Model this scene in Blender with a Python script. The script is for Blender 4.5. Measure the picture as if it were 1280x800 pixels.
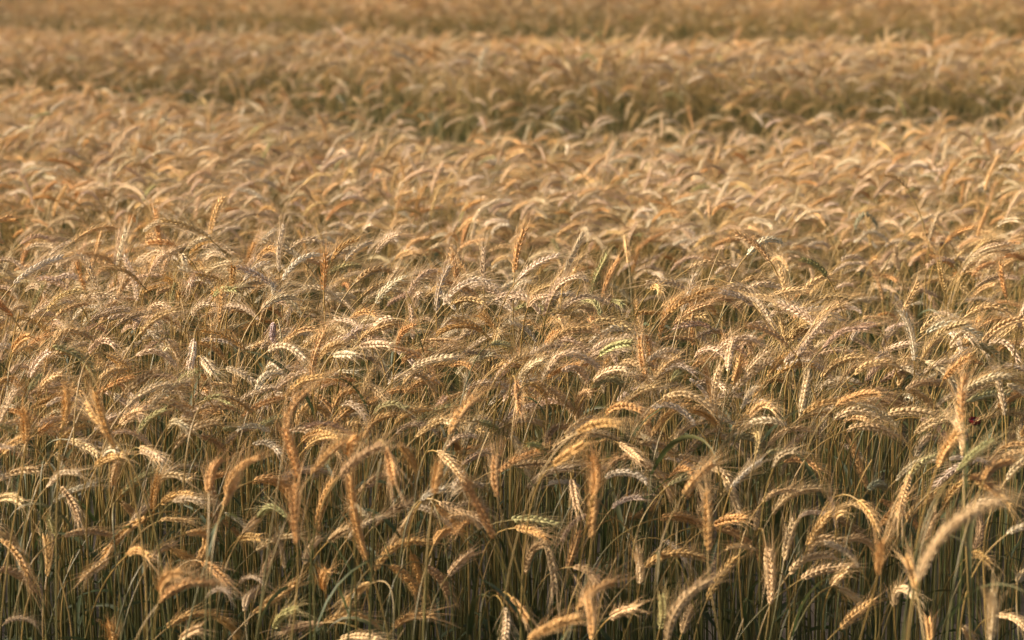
import bpy, math, random
import numpy as np
from mathutils import Vector

sc = bpy.context.scene
for o in list(bpy.data.objects):
    bpy.data.objects.remove(o)
COL = sc.collection

# ------------------------------------------------------------------ camera
F = 3022.0                       # focal length in photo pixels (85 mm, 36 mm sensor, 1280 px)
CAMZ = 1.68
PITCH = math.atan(440.0 / F)
YH = -40.0                      # photo row of the horizon
cam = bpy.data.cameras.new('camera')
cam.lens = 85
cam.sensor_width = 36
cam.clip_end = 3000
cam.dof.use_dof = True
cam.dof.focus_distance = 4.9
cam.dof.aperture_fstop = 5.0
camo = bpy.data.objects.new('camera', cam)
camo.location = (0, 0, CAMZ)
camo.rotation_euler = (math.pi / 2 - PITCH, 0, 0)
COL.objects.link(camo)
sc.camera = camo

# ------------------------------------------------------------------ sky and sun
SUN_EL = math.radians(24)
SUN_AZ = math.atan2(-0.95, 0.08)          # measured from +Y towards +X
w = bpy.data.worlds.new('World')
sc.world = w
w.use_nodes = True
nt = w.node_tree
bg = nt.nodes['Background']
sky = nt.nodes.new('ShaderNodeTexSky')
sky.sky_type = 'NISHITA'
sky.sun_disc = False
sky.sun_elevation = SUN_EL
sky.sun_rotation = SUN_AZ
sky.air_density = 0.8
sky.dust_density = 6.0
sky.ozone_density = 0.2
nt.links.new(sky.outputs[0], bg.inputs[0])
bg.inputs[1].default_value = 0.088
sd = Vector((math.sin(SUN_AZ) * math.cos(SUN_EL), math.cos(SUN_AZ) * math.cos(SUN_EL), math.sin(SUN_EL)))
sun = bpy.data.lights.new('sun', 'SUN')
sun.energy = 5.0
sun.angle = math.radians(11)
sun.color = (1.0, 0.845, 0.665)
suno = bpy.data.objects.new('sun', sun)
suno.rotation_euler = sd.to_track_quat('Z', 'Y').to_euler()
suno.location = (-6, -3, 6)
COL.objects.link(suno)
sc.view_settings.view_transform = 'Standard'
sc.view_settings.look = 'None'
sc.view_settings.exposure = 1.2
sc.view_settings.gamma = 1.0
sc.cycles.max_bounces = 6
sc.cycles.diffuse_bounces = 2
sc.cycles.transmission_bounces = 3

RNG = np.random.default_rng(11)

# ------------------------------------------------------------------ materials
def new_mat(name):
    m = bpy.data.materials.new(name)
    m.use_nodes = True
    n = m.node_tree
    n.nodes.clear()
    out = n.nodes.new('ShaderNodeOutputMaterial')
    return m, n, out

def attr(n, name, kind):
    a = n.nodes.new('ShaderNodeAttribute')
    a.attribute_type = kind
    a.attribute_name = name
    return a

def mix(n, a, b, fac, mode='MIX'):
    x = n.nodes.new('ShaderNodeMix')
    x.data_type = 'RGBA'
    x.blend_type = mode
    for sock, v in ((x.inputs[0], fac), (x.inputs[6], a), (x.inputs[7], b)):
        if hasattr(v, 'is_output'):
            n.links.new(v, sock)
        else:
            sock.default_value = v
    return x.outputs[2]

def maprange(n, v, a, b):
    r = n.nodes.new('ShaderNodeMapRange')
    n.links.new(v, r.inputs[0])
    r.inputs[3].default_value = a
    r.inputs[4].default_value = b
    return r.outputs[0]

def plant_shader(n, out, colour, rough, trans, spec=0.35):
    p = n.nodes.new('ShaderNodeBsdfPrincipled')
    p.inputs['Roughness'].default_value = rough
    p.inputs['Specular IOR Level'].default_value = spec
    n.links.new(colour, p.inputs['Base Color'])
    t = n.nodes.new('ShaderNodeBsdfTranslucent')
    n.links.new(colour, t.inputs[0])
    ms = n.nodes.new('ShaderNodeMixShader')
    ms.inputs[0].default_value = trans
    n.links.new(p.outputs[0], ms.inputs[1])
    n.links.new(t.outputs[0], ms.inputs[2])
    n.links.new(ms.outputs[0], out.inputs[0])

# ear: the grain colour is the colour of that plant ("tint"), each grain a little different ("along")
M_EAR, n, out = new_mat('ripe_grain')
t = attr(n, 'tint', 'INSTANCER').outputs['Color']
g = attr(n, 'along', 'GEOMETRY').outputs['Fac']
c = mix(n, t, (1, 1, 1, 1), 0.0)
gr = n.nodes.new('ShaderNodeCombineColor')
for i, (a, b) in enumerate(((0.82, 1.14), (0.80, 1.15), (0.76, 1.18))):
    n.links.new(maprange(n, g, a, b), gr.inputs[i])
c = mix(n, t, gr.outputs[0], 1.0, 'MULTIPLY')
plant_shader(n, out, c, 0.7, 0.15, 0.15)

M_BEARD, n, out = new_mat('dry_awn')
t = attr(n, 'tint', 'INSTANCER').outputs['Color']
c = mix(n, t, (0.72, 0.53, 0.29, 1), 0.5)
plant_shader(n, out, c, 0.5, 0.4, 0.35)

M_STEM, n, out = new_mat('straw_stem')
al = attr(n, 'along', 'GEOMETRY').outputs['Fac']
rp = attr(n, 'ripe', 'INSTANCER').outputs['Fac']
ad = n.nodes.new('ShaderNodeMath'); ad.operation = 'ADD'
n.links.new(al, ad.inputs[0]); n.links.new(rp, ad.inputs[1])
ramp = n.nodes.new('ShaderNodeValToRGB')
e = ramp.color_ramp.elements
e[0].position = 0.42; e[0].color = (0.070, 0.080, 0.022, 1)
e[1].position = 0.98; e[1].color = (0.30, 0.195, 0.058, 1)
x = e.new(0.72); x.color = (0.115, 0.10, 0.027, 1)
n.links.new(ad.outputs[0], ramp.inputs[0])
plant_shader(n, out, ramp.outputs[0], 0.45, 0.08, 0.4)

M_LEAF, n, out = new_mat('leaf_blade')
al = attr(n, 'along', 'GEOMETRY').outputs['Fac']
rp = attr(n, 'ripe', 'INSTANCER').outputs['Fac']
ad = n.nodes.new('ShaderNodeMath'); ad.operation = 'ADD'
n.links.new(al, ad.inputs[0]); n.links.new(rp, ad.inputs[1])
ramp = n.nodes.new('ShaderNodeValToRGB')
e = ramp.color_ramp.elements
e[0].position = 0.25; e[0].color = (0.050, 0.070, 0.024, 1)
e[1].position = 1.1 if False else 1.0; e[1].color = (0.17, 0.125, 0.055, 1)
x = e.new(0.6); x.color = (0.09, 0.085, 0.032, 1)
n.links.new(ad.outputs[0], ramp.inputs[0])
plant_shader(n, out, ramp.outputs[0], 0.55, 0.3, 0.3)

def plain(name, col, rough=0.6, trans=0.2):
    m, n, out = new_mat(name)
    noi = n.nodes.new('ShaderNodeTexNoise')
    noi.inputs['Scale'].default_value = 140
    c = mix(n, (col[0] * .75, col[1] * .75, col[2] * .75, 1), (*col, 1), noi.outputs[0])
    plant_shader(n, out, c, rough, trans)
    return m

M_SOIL, n, out = new_mat('field_soil')
tc = n.nodes.new('ShaderNodeTexCoord')
noi = n.nodes.new('ShaderNodeTexNoise'); noi.inputs['Scale'].default_value = 9; noi.inputs['Detail'].default_value = 8
n.links.new(tc.outputs['Object'], noi.inputs['Vector'])
c = mix(n, (0.016, 0.011, 0.007, 1), (0.055, 0.038, 0.023, 1), noi.outputs[0])
p = n.nodes.new('ShaderNodeBsdfPrincipled'); p.inputs['Roughness'].default_value = 0.95
n.links.new(c, p.inputs['Base Color'])
bp = n.nodes.new('ShaderNodeBump'); bp.inputs['Strength'].default_value = 0.8; bp.inputs['Distance'].default_value = 0.03
n.links.new(noi.outputs[0], bp.inputs['Height']); n.links.new(bp.outputs[0], p.inputs['Normal'])
n.links.new(p.outputs[0], out.inputs[0])

# ------------------------------------------------------------------ geometry helpers
class Geo:
    """vertices, quads and one float per vertex ("along"), with a material per face"""
    def __init__(s):
        s.v = []; s.f = []; s.a = []; s.m = []; s.n = 0
    def add(s, v, f, a, m=0):
        s.v.append(v); s.f.append(f + s.n); s.a.append(np.broadcast_to(a, (len(v),)).astype(np.float32))
        s.m.append(np.full(len(f), m, np.int32)); s.n += len(v)
    def arrays(s):
        return np.concatenate(s.v), np.concatenate(s.f), np.concatenate(s.a), np.concatenate(s.m)

def mesh_from(name, v, f, a, m, mats):
    me = bpy.data.meshes.new(name)
    me.vertices.add(len(v)); me.vertices.foreach_set('co', v.astype(np.float32).ravel())
    me.loops.add(f.size); me.loops.foreach_set('vertex_index', f.astype(np.int32).ravel())
    me.polygons.add(len(f))
    me.polygons.foreach_set('loop_start', np.arange(0, f.size, 4, dtype=np.int32))
    for mt in mats:
        me.materials.append(mt)
    me.polygons.foreach_set('material_index', m)
    me.polygons.foreach_set('use_smooth', np.ones(len(f), bool))
    at = me.attributes.new('along', 'FLOAT', 'POINT')
    at.data.foreach_set('value', a.astype(np.float32))
    me.update(calc_edges=True)
    return me

def unit(v):
    return v / np.maximum(np.linalg.norm(v, axis=-1, keepdims=True), 1e-9)

def frames(P, roll=0.0):
    T = unit(np.gradient(P, axis=0))
    N = np.zeros_like(T)
    r = np.array((0.31, 0.87, 0.38)); r = r - T[0] * r.dot(T[0])
    N[0] = r / np.linalg.norm(r)
    for i in range(1, len(P)):
        q = N[i - 1] - T[i] * N[i - 1].dot(T[i])
        N[i] = q / np.linalg.norm(q)
    B = np.cross(T, N)
    return T, N * math.cos(roll) + B * math.sin(roll), B * math.cos(roll) - N * math.sin(roll)

def tube(P, R, k=5):
    T, N, B = frames(P)
    ph = np.arange(k) * 2 * math.pi / k
    v = P[:, None, :] + R[:, None, None] * (np.cos(ph)[None, :, None] * N[:, None, :] + np.sin(ph)[None, :, None] * B[:, None, :])
    m = len(P)
    i = np.arange(m - 1)[:, None] * k; j = np.arange(k)[None, :]; j2 = (j + 1) % k
    f = np.stack([i + j, i + j2, i + k + j2, i + k + j], -1).reshape(-1, 4)
    return v.reshape(-1, 3), f

def resample(P, s):
    L = np.concatenate([[0], np.cumsum(np.linalg.norm(np.diff(P, axis=0), axis=1))])
    return np.stack([np.interp(np.asarray(s) * L[-1], L, P[:, k]) for k in range(3)], -1), L[-1]

KT = np.array([0.0, 0.16, 0.45, 0.76, 1.0]); KR = np.array([0.40, 0.95, 1.0, 0.58, 0.06]); KK = 5

def many_lathes(pos, ax, u, length, rad, T=KT, R=KR, k=KK, along=None):
    """one small pointed body per row of pos, all in one go"""
    vv = np.cross(ax, u)
    ph = np.arange(k) * 2 * math.pi / k
    K = len(pos); m = len(T)
    c = pos[:, None, :] + (length[:, None] * T[None, :])[..., None] * ax[:, None, :]
    rr = rad[:, None] * R[None, :]
    ring = np.cos(ph)[None, None, :, None] * u[:, None, None, :] + np.sin(ph)[None, None, :, None] * vv[:, None, None, :]
    v = c[:, :, None, :] + rr[:, :, None, None] * ring
    i = np.arange(m - 1)[:, None] * k; j = np.arange(k)[None, :]; j2 = (j + 1) % k
    f = np.stack([i + j, i + j2, i + k + j2, i + k + j], -1).reshape(-1, 4)
    f = (f[None] + (np.arange(K) * m * k)[:, None, None]).reshape(-1, 4)
    a = np.repeat(along, m * k) if along is not None else np.zeros(K * m * k)
    return v.reshape(-1, 3), f, a

def ear_geo(P, rng, fat=1.0, beard=1.0, roll=None):
    """two ranks of grains along the curve P, and the long awns that leave their tips"""
    _, L = resample(P, [0, 1])
    nn = int(np.clip(round(L / 0.0046), 14, 30))
    s = np.linspace(0.0, 0.965, nn)
    C, _ = resample(P, np.linspace(0, 1, 40))
    T, N, B = frames(C, rng.uniform(0, 2 * math.pi) if roll is None else roll)
    idx = np.clip((s * 39).round().astype(int), 0, 39)
    Q, _ = resample(P, s)
    T, N, B = T[idx], N[idx], B[idx]
    side = np.where(np.arange(nn) % 2 == 0, 1.0, -1.0)[:, None]
    env = (0.62 + 0.38 * np.sin(np.pi * np.clip(s * 0.86 + 0.10, 0, 1)))[:, None] * fat
    pos, ax, uu = [], [], []
    for b in (-1.0, 1.0):
        ang = np.radians(rng.normal(16.5, 4.5, nn))[:, None]
        be = np.radians(rng.uniform(8, 18, nn))[:, None]
        d = unit(T * np.cos(ang) + side * N * np.sin(ang) + b * B * np.sin(be))
        pos.append(Q + side * N * 0.0021 * env + b * B * 0.0020 * env)
        ax.append(d); uu.append(unit(np.cross(d, B)))
    pos = np.concatenate(pos); ax = np.concatenate(ax); uu = np.concatenate(uu)
    e2 = np.concatenate([env, env])[:, 0]
    ln = 0.0110 * (0.8 + 0.2 * e2) * rng.uniform(0.82, 1.15, len(pos)) * np.where(rng.uniform(0, 1, len(pos)) < 0.05, 0.5, 1)
    rd = 0.00238 * e2 * rng.uniform(0.80, 1.12, len(pos)) * np.where(rng.uniform(0, 1, len(pos)) < 0.05, 0.5, 1)
    kv, kf, ka = many_lathes(pos, ax, uu, ln, rd, along=np.clip(rng.uniform(-0.1, 0.75, len(pos)) + 0.35 * np.concatenate([s, s]), 0, 1))
    rv, rf = tube(resample(P, np.linspace(0, 1, 9))[0], np.full(9, 0.0012), 4)
    ear = Geo(); ear.add(kv, kf, ka); ear.add(rv, rf, 0.4)
    # awns, one to a grain
    tip = pos + ax * (ln * 0.9)[:, None]
    TT = np.concatenate([T, T])
    outw = unit(ax - TT * np.sum(ax * TT, -1, keepdims=True))
    a = np.radians(rng.uniform(5, 19, len(pos)))[:, None]
    jit = rng.normal(0, 0.08, (len(pos), 3))
    d1 = unit(TT * np.cos(a) + outw * np.sin(a) + jit)
    al = rng.uniform(0.022, 0.056, len(pos)) * beard
    bend = unit(np.cross(d1, outw) + 1e-4) * rng.uniform(-0.15, 0.15, (len(pos), 1)) + np.array((0, 0, -0.06))
    A0 = tip; A1 = tip + d1 * (al * 0.5)[:, None]; A2 = tip + unit(d1 + bend) * al[:, None]
    side1 = unit(np.cross(d1, np.array((0.3, 0.2, 0.9)))); side2 = np.cross(d1, side1)
    vs = []
    for A, r in ((A0, 0.00036), (A1, 0.00028), (A2, 0.00008)):
        for k in range(3):
            ph = k * 2 * math.pi / 3
            vs.append(A + r * (math.cos(ph) * side1 + math.sin(ph) * side2))
    v = np.stack(vs, 1)
    f = []
    for seg in (0, 3):
        for k in range(3):
            f.append((seg + k, seg + (k + 1) % 3, seg + 3 + (k + 1) % 3, seg + 3 + k))
    f = (np.array(f)[None] + (np.arange(len(pos)) * 9)[:, None, None]).reshape(-1, 4)
    bd = Geo(); bd.add(v.reshape(-1, 3), f, 0.5)
    return ear, bd

def leaf_geo(p0, yaw, rng, length, width, lift, droop):
    m = 9
    t = np.linspace(0, 1, m)
    th = lift - droop * t ** 1.3
    ds = length / (m - 1)
    h = np.array((math.cos(yaw), math.sin(yaw), 0.0))
    yw = rng.normal(0, 0.35)
    P = [np.array(p0)]
    for i in range(m - 1):
        hh = np.array((math.cos(yaw + yw * t[i]), math.sin(yaw + yw * t[i]), 0.0))
        P.append(P[-1] + ds * (hh * math.cos(th[i]) + np.array((0, 0, math.sin(th[i])))))
    P = np.array(P)
    T, N, B = frames(P)
    side = unit(np.cross(T, np.array((0.0, 0.0, 1.0)) + 0.001 * h))
    up = np.cross(side, T)
    tw = rng.normal(0, 1.1) * t
    S = side * np.cos(tw)[:, None] + up * np.sin(tw)[:, None]
    U = np.cross(S, T)
    wd = width * np.minimum(1, 0.55 + 3 * t) * (1 - t ** 2.2) + 0.0004
    v = np.stack([P - S * wd[:, None] + U * wd[:, None] * .35, P, P + S * wd[:, None] + U * wd[:, None] * .35], 1).reshape(-1, 3)
    i = np.arange(m - 1)[:, None] * 3; j = np.arange(2)[None, :]
    f = np.stack([i + j, i + j + 1, i + j + 4, i + j + 3], -1).reshape(-1, 4)
    gd = Geo(); gd.add(v, f, np.repeat(t * 0.5, 3))
    return gd

def bezier(p0, p1, p2, p3, n=18):
    t = np.linspace(0, 1, n)[:, None]
    return (1 - t) ** 3 * p0 + 3 * (1 - t) ** 2 * t * p1 + 3 * (1 - t) * t * t * p2 + t ** 3 * p3

def quad_curve(a, m, b, n=24):
    """curve through a, m, b"""
    la = np.linalg.norm(m - a); lb = np.linalg.norm(b - m); tm = la / (la + lb)
    c = (m - (1 - tm) ** 2 * a - tm ** 2 * b) / (2 * tm * (1 - tm))
    t = np.linspace(0, 1, n)[:, None]
    return (1 - t) ** 2 * a + 2 * (1 - t) * t * c + t * t * b

def stem_geo(P, r0=0.0019, r1=0.0012, k=5):
    m = len(P)
    v, f = tube(P, np.linspace(r0, r1, m), k)
    g = Geo(); g.add(v, f, np.repeat(np.linspace(0, 1, m), k))
    return g

# ------------------------------------------------------------------ colours of the ears
TINTS = {
    'w': (0.70, 0.59, 0.43), 'p': (0.64, 0.50, 0.325), 'g': (0.62, 0.43, 0.205), 'o': (0.58, 0.345, 0.135),
    'd': (0.45, 0.335, 0.21), 'n': (0.40, 0.37, 0.17), 'v': (0.45, 0.36, 0.37), 'b': (0.30, 0.31, 0.20),
}
WORDS = {'w': 'whitish', 'p': 'pale straw', 'g': 'golden', 'o': 'orange brown', 'd': 'dull brown', 'n': 'greenish', 'v': 'violet tinged', 'b': 'grey green'}

# ------------------------------------------------------------------ ground
def ground():
    xs = np.concatenate([[-1500, -400, -100], np.linspace(-30, 30, 41), [100, 400, 1500]])
    ys = np.concatenate([[-1500, -300, -60], np.linspace(-10, 60, 47), [120, 400, 1500]])
    X, Y = np.meshgrid(xs, ys)
    rg = np.random.default_rng(3)
    Z = np.where((abs(X) < 40) & (Y > -20) & (Y < 70), rg.normal(0, 0.012, X.shape), 0)
    v = np.stack([X, Y, Z], -1).reshape(-1, 3)
    nx = len(xs)
    i = np.arange(len(ys) - 1)[:, None] * nx; j = np.arange(nx - 1)[None, :]
    f = np.stack([i + j, i + j + 1, i + nx + j + 1, i + nx + j], -1).reshape(-1, 4)
    me = mesh_from('ground', v, f, np.zeros(len(v)), np.zeros(len(f), np.int32), [M_SOIL])
    o = bpy.data.objects.new('ground', me); o['kind'] = 'structure'; o['label'] = 'bare brown soil under the wheat'
    COL.objects.link(o)
ground()

# ------------------------------------------------------------------ the crop as a mass
def band(px):
    P = []
    for x, y in px:
        d = F * 0.68 / (y - YH)
        P.append(((x - 640) / F * d, d))
    return np.array(P)
# dip just behind the front part, and the tramlines further back (photo coordinates of the crest in front of each)
DIP_LINE = band([(-600, 262), (0, 296), (400, 338), (640, 348), (900, 362), (1280, 394), (1900, 440)])
DIP_AMP = [0.10, 0.14, 0.22, 0.26, 0.32, 0.36, 0.36]
TRAMLINES = [
    (band([(-600, 95), (0, 102), (320, 113), (560, 148), (900, 150), (1280, 122), (1900, 110)]), [0.8, 0.9, 1.05, 1.25, 1.25, 1.1, 1.0], 0.7),
    (band([(-600, 24), (0, 29), (320, 41), (640, 46), (960, 54), (1280, 58), (1900, 60)]), [1.2, 1.4, 2.0, 1.9, 2.1, 2.2, 2.2], 1.1),
    (band([(-600, 0), (0, 8), (640, 4), (1280, 7), (1900, 8)]), [2.6, 2.6, 2.2, 2.4, 2.4], 1.6),
]
def dip(x, y):
    """how far the plants are lowered at x, y, and how thinly they stand there"""
    drop = np.zeros_like(x); thin = np.ones_like(x)
    wob = 0.10 * np.sin(x * 5.1) + 0.06 * np.sin(x * 13.7 + 1)
    u = y - np.interp(x, DIP_LINE[:, 0], DIP_LINE[:, 1]) - wob
    a = np.interp(x, DIP_LINE[:, 0], DIP_AMP)
    drop += 0.5 * a * np.where(u < -0.05, 0, np.where(u < 0.12, (u + 0.05) / 0.17, np.exp(-(np.maximum(u - 0.12, 0) / 1.0) ** 2)))
    drop -= 0.04 * np.exp(-((u + 0.25) / 0.3) ** 2)
    thin = np.where((u > 0) & (u < 1.5), 1 - np.clip(a * 3.0, 0, .86) * np.clip((1.5 - u) / 0.5, 0, 1), thin)
    for P, amp, gap in TRAMLINES:
        wob2 = (0.16 * np.sin(x * 2.3 + gap * 9) + 0.1 * np.sin(x * 6.1)) * gap
        u = y - np.interp(x, P[:, 0], P[:, 1]) - wob2
        a = np.interp(x, P[:, 0], amp)
        before = np.exp(-np.maximum(-u, 0) / (3.0 * gap))
        after = np.clip((u - gap) / (1.8 * gap), 0, 1) * np.exp(-np.maximum(u - 3 * gap, 0) / (6.0 * gap))
        drop += np.where(u < 0, 0.07 * a * before, np.where(u < gap, 0.25, 0.10 * a * (1 - np.clip((u - gap) / (1.8 * gap), 0, 1)) - 0.20 * a * after))
        thin = np.where((u > 0) & (u < gap), 0.10, np.where((u >= gap) & (u < 3.2 * gap), thin * (1 - 0.58 * np.minimum(a, 1.1)), thin))
    drop += 0.022 * np.sin(x * 1.9 + y * 0.8) + 0.018 * np.sin(y * 2.7 - x * 0.9 + 2)
    cl = np.sin(x * 6.3 + 1.1 * np.sin(y * 2.1)) * np.sin(y * 4.4 + 1.3 * np.sin(x * 1.7) + 0.6) + 0.6 * np.sin(x * 11.0 - y * 3.0) * np.sin(y * 8.1 + x)
    drop += 0.038 * cl
    thin = thin * np.clip(0.86 - 0.32 * cl, 0.35, 1.15)
    return drop, thin

def proto(rng, kind):
    """one stalk standing at the origin, about a metre tall, nodding towards +X"""
    G = Geo()
    H = 0.86 if kind != 'tiller' else rng.uniform(0.55, 0.85)
    if kind == 'upright':
        th_s, th_e = rng.uniform(0.05, 0.3), rng.uniform(0.25, 0.7)
    elif kind == 'half':
        th_s, th_e = rng.uniform(0.4, 0.8), rng.uniform(1.2, 1.75)
    elif kind == 'arch':
        th_s, th_e = rng.uniform(0.7, 1.15), rng.uniform(1.8, 2.6)
    elif kind == 'hang':
        th_s, th_e = rng.uniform(1.5, 2.2), rng.uniform(2.5, 2.95)
    else:
        th_s, th_e = 0.5, 0.5
    bend_len = {'upright': .15, 'half': .17, 'arch': .16, 'hang': .15}.get(kind, .2)
    rng0 = rng.uniform(0.55, 1.5)
    lean = rng.normal(0, 0.035); lat = rng.normal(0, 0.04)
    n1 = 12; pts = [np.zeros(3)]
    for i in range(8):
        a = lean * (i / 8)
        pts.append(pts[-1] + (H - 0.06) / 8 * np.array((math.sin(a), lat * i / 8, math.cos(a))))
    for i in range(8):
        a = lean + (th_s - lean) * ((i + 1) / 8) ** 1.2
        pts.append(pts[-1] + bend_len / 8 * np.array((math.sin(a), lat, math.cos(a))))
    S = np.array(pts)
    v, f = tube(S, np.linspace(0.0019, 0.0012, len(S)), 4)
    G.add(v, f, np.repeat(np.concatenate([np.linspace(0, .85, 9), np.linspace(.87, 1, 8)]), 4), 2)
    if kind != 'tiller':
        L = rng.uniform(0.066, 0.108)
        E = [S[-1]]; bl = rng.normal(0, 0.30); kk = rng.normal(0, 0.07); kf_ = rng.uniform(3, 8)
        for i in range(16):
            a = th_s + (th_e - th_s) * ((i + .5) / 16) ** rng0 + kk * math.sin(kf_ * i / 16)
            E.append(E[-1] + L / 16 * np.array((math.sin(a), lat + bl * i / 16, math.cos(a))) / math.sqrt(1 + (lat + bl * i / 16) ** 2))
        ear, bd = ear_geo(np.array(E), rng, rng.uniform(0.76, 1.0), rng.uniform(0.9, 1.35))
        v, f, a, _ = ear.arrays(); G.add(v, f, a, 0)
        v, f, a, _ = bd.arrays(); G.add(v, f, a, 1)
    for q in range(int(rng.integers(0, 3)) if kind != 'tiller' else 2):
        k = int(rng.integers(3, 8))
        lg = leaf_geo(S[k], rng.uniform(0, 6.28), rng, rng.uniform(0.12, 0.24), rng.uniform(0.003, 0.0055), rng.uniform(0.5, 1.3), rng.uniform(1.2, 2.8))
        v, f, a, _ = lg.arrays(); G.add(v, f, a, 3)
    return G

def crop():
    rng = np.random.default_rng(5)
    kinds = ['upright'] * 6 + ['half'] * 10 + ['arch'] * 18 + ['hang'] * 6 + ['tiller'] * 6
    V, FA, A, MI, VAR = [], [], [], [], []
    n0 = 0
    for k, kd in enumerate(kinds):
        v, f, a, m = proto(rng, kd).arrays()
        V.append(v); FA.append(f + n0); A.append(a); MI.append(m); VAR.append(np.full(len(v), k, np.int32)); n0 += len(v)
    NK = len(kinds)
    # where the plants stand
    def scatter(y0, y1, dens):
        hw = lambda y: 0.31 * y + 1.0
        area = (y1 - y0) * 2 * hw(y1)
        nn = int(area * dens)
        x = rng.uniform(-hw(y1), hw(y1), nn); y = rng.uniform(y0, y1, nn)
        keep = abs(x) < hw(y)
        return x[keep], y[keep]
    xs, ys, til = [], [], []
    for y0, y1, dn in ((3.3, 6, 270), (6, 10, 260), (10, 20, 225), (20, 35, 150), (35, 66, 75)):
        x, y = scatter(y0, y1, dn); xs.append(x); ys.append(y); til.append(np.zeros(len(x), bool))
    x, y = scatter(3.7, 6.4, 140); xs.append(x); ys.append(y); til.append(np.ones(len(x), bool))
    x = np.concatenate(xs); y = np.concatenate(ys); til = np.concatenate(til)
    drop, thin = dip(x, y)
    inview = abs(x) < 0.2118 * y + 0.12
    near = np.clip((y - 3.78) / 0.62, 0, 1)          # the front plants in view are built one by one
    edge = np.clip((y - 3.7) / 0.5, 0.0, 1)
    pk = np.where(til, edge, np.where(inview, near, edge * 0.8)) * thin
    pk = np.where(til & (y > 4.9), pk * 0.5, pk)
    keep = rng.uniform(0, 1, len(x)) < pk
    x, y, til, drop = x[keep], y[keep], til[keep], drop[keep]
    nn = len(x)
    print('crop plants', nn)
    height = 1.0 - drop + rng.normal(0, 0.045, nn) - 0.07 * (rng.uniform(0, 1, nn) < 0.3)
    height -= 0.28 * np.clip((4.45 - y) / 0.8, 0, 1)
    scl = np.clip(height, 0.6, 1.5)
    u = rng.uniform(0, 1, nn)
    pv = np.where(u < 0.07, rng.integers(0, 6, nn), np.where(u < 0.33, rng.integers(6, 16, nn), np.where(u < 0.92, rng.integers(16, 34, nn), rng.integers(34, 40, nn))))
    pv = np.where(til, rng.integers(40, 46, nn), pv)
    u = rng.uniform(0, 1, nn)
    yaw = np.where(u < 0.64, rng.normal(-0.15, 0.55, nn), np.where(u < 0.85, math.pi + rng.normal(0.15, 0.6, nn), rng.uniform(0, 6.28, nn)))
    rot = np.stack([rng.normal(0, 0.045, nn), rng.normal(0, 0.045, nn), yaw], -1)
    keys = list('wpgodnb'); pr = np.array([.17, .38, .26, .12, .05, .025, 0.0]); pr /= pr.sum()
    tint = np.array([TINTS[k] for k in keys])[rng.choice(len(keys), nn, p=pr)]
    tint = tint * rng.uniform(0.85, 1.12, (nn, 1)) * rng.uniform(0.95, 1.05, (nn, 3))
    ripe = np.clip(rng.normal(0.06, 0.13, nn), -0.3, 0.35)
    # slow drift of ripeness over the field
    dr = np.sin(x * 0.9 + 0.35 * y) + np.sin(0.53 * x - 0.8 * y + 1.3) + np.sin(1.7 * x + 0.21 * y + 4)
    tint = tint * (1 + 0.07 * dr)[:, None] * (1 + np.array((0.0, -0.012, -0.03)) * dr[:, None])
    ripe = np.clip(ripe + 0.03 * dr, -0.35, 0.4)
    far = np.clip((y - 9) / 16, 0, 1)[:, None]          # ear tint gets darker and browner with distance
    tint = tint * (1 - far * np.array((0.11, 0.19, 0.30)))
    v = np.concatenate(V + [np.stack([x, y, np.zeros(nn)], -1)])
    f = np.concatenate(FA); a = np.concatenate(A + [np.zeros(nn)]); m = np.concatenate(MI)
    me = mesh_from('wheat_crop', v, f, a, m, [M_EAR, M_BEARD, M_STEM, M_LEAF])
    pad = lambda arr, fill: np.concatenate([np.full((n0,) + arr.shape[1:], fill, arr.dtype), arr])
    def put(name, typ, arr, key):
        at = me.attributes.new(name, typ, 'POINT'); at.data.foreach_set(key, np.ascontiguousarray(arr).ravel())
    put('variant', 'INT', np.concatenate(VAR + [np.full(nn, -1, np.int32)]), 'value')
    put('pick', 'INT', pad(pv.astype(np.int32), -1), 'value')
    put('turn', 'FLOAT_VECTOR', pad(rot.astype(np.float32), 0), 'vector')
    put('size', 'FLOAT', pad(scl.astype(np.float32), 0), 'value')
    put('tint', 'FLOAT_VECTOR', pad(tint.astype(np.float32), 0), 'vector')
    put('ripe', 'FLOAT', pad(ripe.astype(np.float32), 0), 'value')
    o = bpy.data.objects.new('wheat_crop', me); COL.objects.link(o)
    o['kind'] = 'stuff'; o['label'] = 'dense mass of ripe nodding wheat filling the field'; o['category'] = 'wheat'
    # geometry nodes: set a copy of the picked stalk on every loose vertex
    ng = bpy.data.node_groups.new('stand_stalks', 'GeometryNodeTree')
    ng.interface.new_socket('Geometry', in_out='INPUT', socket_type='NodeSocketGeometry')
    ng.interface.new_socket('Geometry', in_out='OUTPUT', socket_type='NodeSocketGeometry')
    N = ng.nodes; Lk = ng.links.new
    gi = N.new('NodeGroupInput'); go = N.new('NodeGroupOutput'); jn = N.new('GeometryNodeJoinGeometry')
    def named(nm, typ):
        q = N.new('GeometryNodeInputNamedAttribute'); q.data_type = typ; q.inputs['Name'].default_value = nm
        return q.outputs['Attribute']
    va, pi_, tu, sz = named('variant', 'INT'), named('pick', 'INT'), named('turn', 'FLOAT_VECTOR'), named('size', 'FLOAT')
    er = N.new('FunctionNodeEulerToRotation'); Lk(tu, er.inputs[0])
    def eq(sock, k):
        q = N.new('FunctionNodeCompare'); q.data_type = 'INT'; q.operation = 'EQUAL'
        Lk(sock, q.inputs[2]); q.inputs[3].default_value = k
        return q.outputs[0]
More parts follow.
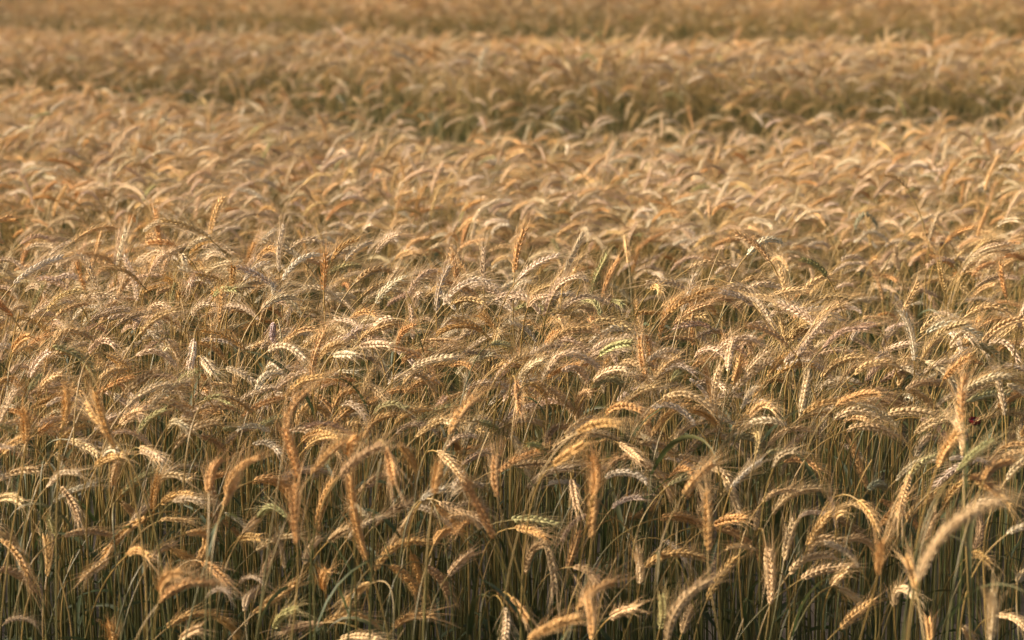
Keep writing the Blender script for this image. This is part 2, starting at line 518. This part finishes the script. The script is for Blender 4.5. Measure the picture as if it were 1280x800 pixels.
    for k in range(NK):
        s1 = N.new('GeometryNodeSeparateGeometry'); s1.domain = 'POINT'; Lk(gi.outputs[0], s1.inputs[0]); Lk(eq(va, k), s1.inputs[1])
        s2 = N.new('GeometryNodeSeparateGeometry'); s2.domain = 'POINT'; Lk(gi.outputs[0], s2.inputs[0]); Lk(eq(pi_, k), s2.inputs[1])
        ip = N.new('GeometryNodeInstanceOnPoints')
        Lk(s2.outputs[0], ip.inputs['Points']); Lk(s1.outputs[0], ip.inputs['Instance'])
        Lk(er.outputs[0], ip.inputs['Rotation']); Lk(sz, ip.inputs['Scale'])
        Lk(ip.outputs[0], jn.inputs[0])
    Lk(jn.outputs[0], go.inputs[0])
    md = o.modifiers.new('stand_stalks', 'NODES'); md.node_group = ng
crop()

# ------------------------------------------------------------------ single stalks in front
# ears traced from the photo: (tile origin) then neck x,y, bend x,y, tip x,y in quarter pixels of that tile, colour, * = nearer
TR = {
 (0, 600): """730 190 600 280 520 390 g|545 395 480 440 415 490 p|320 280 420 258 555 275 d|275 270 262 230 245 190 n|235 480 243 380 225 285 g|
10 300 70 350 140 470 o|-20 445 90 470 180 560 d|-15 100 50 84 110 115 p|310 40 360 110 395 210 d|805 115 880 76 970 80 g|765 160 772 70 790 -20 o|
610 115 650 150 700 190 p|590 90 630 50 690 10 g|930 270 1018 268 995 390 g|750 410 800 350 880 320 p|860 345 930 385 1010 420 g|1010 410 1070 450 1140 520 o|
800 610 900 530 1060 515 o*|800 560 830 490 900 465 o*|835 740 950 674 1090 680 g|1090 690 1150 725 1185 790 g|910 790 950 762 1000 740 p|
1220 265 1260 222 1300 190 p|1190 300 1235 284 1300 288 g|640 372 690 352 750 390 g|820 150 880 163 940 178 d|570 830 560 770 545 715 o|1225 650 1240 590 1300 550 w|
1050 -10 1072 100 1085 225 d|1120 130 1150 60 1180 -10 o*""",
 (320, 600): """-20 10 90 10 180 100 o|158 188 85 138 0 220 n|305 260 330 120 385 0 o|205 320 195 160 200 20 o*|555 400 495 190 470 -20 o*|0 352 90 300 220 280 p|
-10 670 90 590 195 520 g|240 420 270 340 320 290 p|360 310 412 268 470 240 d|580 240 660 165 790 108 d|800 140 742 235 690 310 p|600 455 690 335 880 315 g|
890 320 922 270 980 250 o|900 130 960 190 1035 260 g|920 110 1000 150 1110 190 d|1190 290 1112 130 1045 20 o*|960 480 1022 410 1090 360 p|670 430 740 470 800 560 o|
780 370 800 430 830 520 o|850 430 910 480 960 570 d|980 540 1035 524 1105 520 d|580 515 490 570 435 650 g|345 715 450 680 605 725 g|330 715 250 730 140 755 d|
690 740 750 694 890 680 g|420 800 510 784 610 800 p|1210 560 1250 590 1290 650 o|1240 640 1252 700 1245 790 w|90 740 130 680 210 640 n|340 550 335 490 355 450 o|
300 540 278 440 305 380 d|520 60 570 20 625 -5 p|20 520 50 440 90 370 d""",
 (640, 600): """0 200 100 198 220 225 n|20 240 90 250 170 290 o|70 470 100 355 160 320 d|170 330 200 430 212 570 p|400 290 406 150 410 -10 o*|280 440 308 350 335 260 o|
300 0 312 60 322 135 p|310 435 370 450 420 510 d|330 650 395 560 510 510 o*|80 805 190 735 340 690 o*|0 590 40 640 80 700 o|490 690 545 658 630 635 p|
740 190 850 184 960 230 o|980 235 1090 255 1240 390 o|980 350 982 200 975 60 o*|565 185 640 170 720 120 o|660 440 760 378 960 390 g|1010 220 1080 195 1165 190 o|
1215 250 1235 160 1260 60 p|975 600 1035 490 1120 385 g|775 810 840 620 990 500 p*|850 765 870 700 900 630 d|740 740 756 650 750 580 n|640 520 642 440 625 360 w|
1060 0 1100 70 1135 160 p|870 90 900 40 930 0 g|935 170 942 90 930 20 p|740 0 780 30 795 80 p|1272 340 1280 430 1282 520 p|400 790 398 700 380 600 o*|285 260 286 190 292 110 d""",
 (960, 600): """20 170 110 75 260 40 p|160 190 190 130 240 105 d|450 100 500 150 550 250 g|80 400 100 300 130 210 p|200 330 250 240 310 170 g|340 190 410 230 470 290 d|
200 370 255 298 350 300 p|370 310 440 290 520 330 p|105 470 180 400 330 380 p|170 495 260 452 420 435 p|320 530 350 490 400 450 p|355 540 410 570 470 630 p|
360 740 430 680 530 600 g|550 470 560 400 570 310 o*|590 300 620 240 635 175 p|560 230 620 160 690 90 o|690 210 750 130 850 70 g|755 500 880 270 1150 105 p*|
760 330 800 240 840 165 d|740 540 722 460 690 390 o*|632 630 660 545 728 575 w|1110 810 1126 680 1120 570 w*|1145 680 1220 688 1290 740 p|1090 620 1058 640 1035 700 d|
1010 380 1052 373 1105 410 g|1040 20 1130 50 1215 135 g|1035 345 1062 260 1050 180 d|812 810 808 750 800 690 o|980 740 1002 770 1030 810 p|110 800 150 760 200 720 d|
1250 510 1265 480 1295 450 p|10 620 15 480 5 350 p|240 700 290 688 350 730 d|440 530 480 550 500 600 d|870 150 920 60 985 0 g|600 85 630 40 680 5 d""",
 (0, 420): """265 58 360 80 470 190 n|150 210 190 130 240 80 w|50 190 90 154 160 165 p|160 360 230 325 310 290 g|-30 480 50 438 110 430 p|20 580 60 540 120 510 g|
280 560 340 490 425 450 g|350 520 420 545 490 590 p|575 560 530 460 480 280 g*|560 500 480 400 440 335 g*|610 300 680 240 800 160 d|600 440 655 395 710 372 p|
700 380 790 325 955 405 p|680 510 740 420 830 365 n|875 560 960 470 1090 430 p|1000 500 1060 520 1120 570 d|1120 470 1172 465 1240 500 n|1110 300 1170 318 1260 380 d|
1130 165 1190 180 1270 230 p|840 20 872 58 895 110 p|970 20 962 80 948 150 w|1010 110 1032 140 1065 185 p|700 560 742 580 800 625 p|610 790 700 712 800 680 n|
760 780 815 705 950 720 p|600 600 578 670 565 745 p|480 650 540 610 620 600 g|280 590 308 620 322 668 w|0 720 80 680 190 668 p|530 90 590 120 650 172 g|
190 310 222 238 300 190 p|150 270 178 228 212 198 n|900 420 942 430 990 460 g|1130 790 1180 680 1290 610 o*|1045 780 1055 690 1100 620 o*|130 540 130 440 110 370 o*|
70 90 100 60 160 60 g|65 75 100 22 150 0 o|320 430 332 350 330 280 o*|0 230 45 214 100 250 g|830 230 850 260 872 302 d|930 250 972 220 1030 225 d|500 220 552 180 622 175 g|190 480 240 440 272 388 o""",
 (320, 420): """0 270 52 196 130 190 w|60 75 140 50 240 110 p|738 240 790 191 900 290 g|780 160 862 125 990 105 p|380 460 440 390 565 325 g|535 510 590 430 700 390 g|
700 440 762 382 870 368 g|780 460 872 390 1020 350 n|970 490 1012 400 1090 310 g*|1040 560 1062 480 1110 410 w|150 470 185 350 260 270 o*|215 720 182 590 150 470 o*|
200 450 260 350 360 400 g|390 360 432 290 520 280 o|0 470 62 430 140 410 n|150 320 212 240 330 205 g|280 690 350 600 430 530 o*|420 700 512 610 635 540 d*|
520 780 582 722 650 690 d|650 560 672 640 690 740 o*|720 540 760 590 790 660 o*|910 580 962 620 1040 720 p|0 720 92 715 180 790 o|20 660 80 630 150 640 d|
1060 590 1112 570 1175 570 g|1120 430 1180 450 1240 500 n|870 440 930 424 1000 440 w|230 530 292 490 370 490 g|250 560 330 510 410 510 g|1230 460 1262 438 1310 425 p|
590 390 662 345 750 360 n|550 240 602 270 660 330 d|1030 230 1092 195 1190 220 d|1200 220 1242 170 1300 120 p|320 110 362 60 450 40 g|390 98 432 90 490 96 w|
520 52 582 40 670 45 p|890 790 902 720 920 640 o*|1205 800 1192 700 1200 600 o*|1080 790 1062 745 1030 715 o|470 600 472 550 500 510 o*|940 520 982 530 1010 570 o|1180 40 1222 38 1268 58 n""",
 (640, 420): """180 185 232 105 430 155 p|255 180 312 160 380 230 p|395 265 462 218 610 300 n|410 230 472 180 570 170 p|330 370 346 300 390 280 p|475 390 532 350 640 370 o|
170 255 242 310 325 400 p|90 240 132 258 170 322 g|20 230 30 290 35 370 o|70 230 72 300 75 372 g|200 570 310 498 545 525 p|540 540 592 578 640 620 p|
610 620 702 660 795 790 p|-5 480 42 580 95 730 w|80 760 142 700 300 660 w|640 540 722 540 810 600 p|830 600 902 614 990 650 p|1000 660 1062 692 1110 790 p|
700 500 752 420 900 330 g|660 440 722 370 830 310 g|760 310 842 288 1000 370 p|880 370 952 385 1020 440 o|815 580 832 500 950 430 p|870 590 932 520 1020 470 d|
1040 560 1130 505 1290 580 n|1020 380 1012 280 1045 150 w|710 220 762 150 840 110 g|680 130 752 78 840 90 p|1100 280 1182 200 1290 120 p|1110 460 1182 390 1290 340 g|
270 490 332 440 420 410 p|330 480 432 438 530 440 o*|210 640 282 590 360 540 o*|860 790 922 710 1000 640 o*|668 210 652 130 640 10 o|400 80 462 40 560 20 p|440 95 502 54 590 35 n|
90 100 142 62 250 50 p|0 130 62 104 130 150 g|410 790 424 700 405 600 o*|165 550 202 470 280 460 d|1105 240 1127 180 1140 110 o|1080 170 1087 90 1110 10 p|790 720 842 670 900 680 o|
800 220 832 190 880 175 n|0 432 62 418 150 440 p|0 650 100 638 200 640 d""",
 (960, 420): """330 420 400 378 570 420 w|395 470 482 452 640 500 p|180 390 262 340 420 340 g|420 340 502 338 620 400 p|490 330 572 324 660 340 p|600 388 682 374 820 392 p|
160 400 182 290 200 190 w|270 210 352 130 480 105 g|430 190 502 145 660 150 g|495 760 455 640 420 530 g|0 550 82 480 210 470 d|0 590 62 580 130 660 n|
740 490 802 440 900 400 p|735 600 790 515 870 535 w|650 250 672 190 690 110 g|690 270 762 233 880 240 p|690 265 752 290 830 360 p|1000 260 1072 203 1280 240 g|
1000 330 1072 300 1210 290 n|950 670 1032 590 1130 520 n*|850 650 892 560 950 480 g*|980 600 972 500 940 420 p*|975 430 967 320 985 210 o*|1150 360 1212 310 1290 270 o|
880 220 932 160 1010 100 o|900 160 952 90 1020 0 g|1010 40 1092 60 1170 150 n|1100 40 1172 30 1250 120 p|1080 720 1122 660 1220 630 o*|1100 640 1162 570 1230 490 d|
1270 530 1267 480 1285 400 w|660 660 692 610 740 580 d|560 650 612 660 660 690 d|590 790 622 740 680 720 d|500 770 542 738 590 765 b|0 200 52 130 140 85 o|
230 520 282 500 320 520 d|240 580 282 620 320 670 d|90 130 132 94 210 90 p|810 650 832 610 862 578 d|1010 700 1082 730 1150 790 o*""",
}
# a few taller ears that stand out further back, in photo pixels
FAR = """590 354 578 332 563 309 g|753 372 764 340 775 322 o|786 330 784 310 782 298 g|106 356 118 320 126 291 g|143 382 152 362 161 348 g|343 404 341 418 346 433 v|
1258 372 1253 350 1251 330 o|1124 338 1120 322 1120 308 p|1181 365 1177 345 1173 325 g|1128 392 1140 370 1148 352 g|866 432 864 402 865 370 o|1198 450 1212 420 1225 398 o|
492 398 478 402 462 424 p|930 470 942 455 958 440 p|1068 286 1082 268 1096 283 b"""
GROUP = 'single wheat stalks at the front of the field'
used_labels = {}

def link_mesh(name, geo, mat, parent, tint=None, ripe=None):
    v, f, a, m = geo.arrays()
    o = bpy.data.objects.new(name, mesh_from(name, v, f, a, np.zeros(len(f), np.int32), [mat]))
    o.parent = parent
    if tint is not None:
        o['tint'] = tint
    if ripe is not None:
        o['ripe'] = ripe
    COL.objects.link(o)
    return o

def ray_point(x, y, Y):
    ry = math.cos(PITCH) + (400 - y) / F * math.sin(PITCH)
    t = Y / ry
    return np.array(((x - 640) / F * t, Y, CAMZ + t * (-math.sin(PITCH) + (400 - y) / F * math.cos(PITCH))))

def depth_of(y):
    return F * 0.68 / (y - YH) if y < 430 else F * 0.68 / (430 - YH) - (y - 430) / 370 * 0.55

def stalk(px, col, near, rng):
    bx, by, mx, my, tx, ty = px
    d = depth_of(min(by, my, ty) + 4) * (0.865 if near else 1.0) + rng.normal(0, 0.05)
    A, M, B = ray_point(bx, by, d), ray_point(mx, my, d), ray_point(tx, ty, d)
    L = np.linalg.norm(M - A) + np.linalg.norm(B - M)
    if L > 0.140:                       # too long to stand that far away: it is nearer
        d *= max(0.84, 0.140 / L)
    want = rng.uniform(0.072, 0.098)
    off = 0.0
    if L < want:
        off = math.sqrt(want ** 2 - L ** 2) * (1 if rng.uniform() < 0.6 else -1)
    A, M, B = ray_point(bx, by, d), ray_point(mx, my, d + off * 0.45), ray_point(tx, ty, d + off)
    E = quad_curve(A, M, B)
    T0 = unit(E[1] - E[0])
    foot = np.array((A[0] - T0[0] * 0.16 + rng.normal(0, 0.045), A[1] - T0[1] * 0.12 + rng.normal(0, 0.04), 0.0))
    root = bpy.data.objects.new('wheat_stalk', None)
    root.empty_display_size = 0.05
    root.location = Vector(foot)
    COL.objects.link(root)
    # label: look, pose, then the place of the ear
    hx = (tx - bx); vy = (ty - by)
    arch = my < min(by, ty) - 2
    if abs(hx) < 0.45 * abs(vy):
        pose = 'standing upright' if vy < 0 else 'hanging straight down'
    else:
        sdn = 'right' if hx > 0 else 'left'
        pose = ('arching ' if arch else 'rising ' if vy < -4 else 'drooping ' if vy > 4 else 'lying level ') + ('to the ' + sdn)
    cx = round((bx + tx + 2 * mx) / 4 / 12.80); cy = round((800 - (by + ty + 2 * my) / 4) / 8.0)
    cx = min(max(cx, 0), 100); cy = max(cy, 0)
    lab = f'{WORDS[col]} ear {pose}, {cx}% across and {cy}% up the picture'
    if lab in used_labels:
        lab = lab.replace(' ear ', ' further ear ', 1)
    used_labels[lab] = 1
    root['label'] = lab; root['category'] = 'wheat stalk'; root['group'] = GROUP
    base = np.array(TINTS[col])
    if col in 'pgdw' and my > 470:
        base = base * np.array((1.0, 0.93, 0.78))        # the front plants are a warmer gold
    tint = [float(q) for q in base * rng.uniform(0.9, 1.1) * rng.uniform(0.97, 1.03, 3)]
    ripe = float(np.clip(rng.normal(0.04, 0.12) + (0.1 if col in 'go' else -0.08 if col in 'nb' else 0), -0.3, 0.35))
    # stem
    bend = rng.uniform(0.11, 0.19)
    S = bezier(foot, foot + np.array((rng.normal(0, .02), rng.normal(0, .02), A[2] * 0.72)), A - T0 * bend, A, 20) - foot
    S = S[np.concatenate([[True], np.linalg.norm(np.diff(S, axis=0), axis=1) > 1e-5])]
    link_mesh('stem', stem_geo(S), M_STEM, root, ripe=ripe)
    ear, bd = ear_geo(E - foot, rng, rng.uniform(0.95, 1.12), rng.uniform(1.15, 1.5) if near else rng.uniform(0.9, 1.15))
    eo = link_mesh('ear', ear, M_EAR, root, tint=tint)
    link_mesh('beard', bd, M_BEARD, eo, tint=tint)
    for q in range(1 if rng.uniform() < 0.35 else 0):
        k = int(rng.integers(6, 15))
        lg = leaf_geo(S[min(k, len(S) - 2)], rng.uniform(0, 6.28), rng, rng.uniform(0.12, 0.24), rng.uniform(0.003, 0.0055), rng.uniform(0.6, 1.35), rng.uniform(1.0, 2.8))
        link_mesh('leaf', lg, M_LEAF, root, ripe=float(ripe + rng.normal(0, 0.15)))

def front_stalks():
    rng = np.random.default_rng(21)
    jobs = []
    for (ox, oy), txt in TR.items():
        for item in txt.replace('\n', '').split('|'):
            q = item.split()
            if len(q) < 7: continue
            v = [float(k) / 4 for k in q[:6]]
            px = [v[0] + ox, v[1] + oy, v[2] + ox, v[3] + oy, v[4] + ox, v[5] + oy]
            jobs.append((px, q[6][0], q[6].endswith('*')))
    for item in FAR.replace('\n', '').split('|'):
        q = item.split()
        jobs.append(([float(k) for k in q[:6]], q[6][0], False))
    print('single stalks', len(jobs))
    while len(jobs) > 300:              # the dullest and smallest of the traced ears stay part of the mass
        k = min((j for j in range(len(jobs)) if jobs[j][1] in 'dpg' and not jobs[j][2]), key=lambda j: (jobs[j][1] != 'd', abs(jobs[j][0][4] - jobs[j][0][0]) + abs(jobs[j][0][5] - jobs[j][0][1])))
        jobs.pop(k)
    for px, col, near in jobs:
        stalk(px, col, near, rng)
front_stalks()

# ------------------------------------------------------------------ the few flowers among the wheat
M_RED = plain('poppy_petal', (0.26, 0.016, 0.024), 0.5, 0.3)
M_WHITE = plain('pale_petal', (0.62, 0.66, 0.72), 0.6, 0.3)
M_DARK = plain('seed_head', (0.02, 0.018, 0.022), 0.7, 0.0)
M_GREEN = plain('weed_stem', (0.07, 0.10, 0.035), 0.6, 0.1)

def petal_geo(a, length, width, cup):
    """one curved petal of real thickness, leaving the centre at angle a"""
    m, k = 6, 5
    t = np.linspace(0, 1, m)[:, None]; q = np.linspace(-1, 1, k)[None, :]
    r = t * length * np.cos(cup * 0.75) + 0.002
    z = length * (t ** 1.2 * math.sin(cup) + 0.10 * np.sin(q * 5 + a) * t) + 0 * q
    half = width * np.sin(np.clip(t * 2.5, 0.25, 2.2))
    lx = r - 0.18 * length * t * q ** 2; ly = half * q + 0 * t
    x = lx * math.cos(a) - ly * math.sin(a); y = lx * math.sin(a) + ly * math.cos(a)
    top = np.stack([x, y, z], -1).reshape(-1, 3); bot = top - np.array((0, 0, 0.0008))
    v = np.concatenate([top, bot])
    i = np.arange(m - 1)[:, None] * k; j = np.arange(k - 1)[None, :]
    f1 = np.stack([i + j, i + j + 1, i + k + j + 1, i + k + j], -1).reshape(-1, 4)
    f2 = f1[:, ::-1] + m * k
    rim = [n for n in range(k)] + [n * k + k - 1 for n in range(1, m)] + [(m - 1) * k + n for n in range(k - 2, -1, -1)] + [n * k for n in range(m - 2, 0, -1)]
    f3 = np.array([(rim[n], rim[n - 1], rim[n - 1] + m * k, rim[n] + m * k) for n in range(len(rim))])
    g = Geo(); g.add(v, np.concatenate([f1, f2, f3]), 0.5)
    return g

def flower(name, label, cat, px, py, d, n, length, width, cup, mpet, mcen, tilt):
    head = ray_point(px, py, d)
    root = bpy.data.objects.new(name, None); root.empty_display_size = 0.05
    root.location = (head[0] + 0.01, head[1] + 0.02, 0)
    root['label'] = label; root['category'] = cat
    COL.objects.link(root)
    hp = head - np.array(root.location)
    S = bezier(np.zeros(3), np.array((0.01, 0, hp[2] * .5)), hp - np.array((0, 0.01, .12)), hp, 14)
    link_mesh('stem', stem_geo(S, 0.0016, 0.0011), M_GREEN, root)
    ct, st = math.cos(tilt), math.sin(tilt)
    R = np.array(((1, 0, 0), (0, ct, -st), (0, st, ct)))
    def put(nm, g, mt):
        g.v = [q @ R.T + hp for q in g.v]
        link_mesh(nm, g, mt, root)
    for k in range(n):
        put('petal', petal_geo(k * 2 * math.pi / n + 0.4, length, width, cup), mpet)
    v, f, a = many_lathes(np.array([[0, 0, -0.001]]), np.array([[0., 0, 1]]), np.array([[1., 0, 0]]), np.array([0.012]), np.array([0.0055]),
                          T=np.array([0, .2, .5, .8, 1.0]), R=np.array([.3, .9, 1, .85, .1]), k=10, along=np.array([0.5]))
    g = Geo(); g.add(v, f, a); put('seed_head', g, mcen)

flower('poppy', 'small red poppy half hidden among the ears near the right edge', 'poppy', 1218, 531, 4.3, 4, 0.013, 0.009, 1.15, M_RED, M_DARK, 0.2)
print('objects', len(bpy.data.objects))
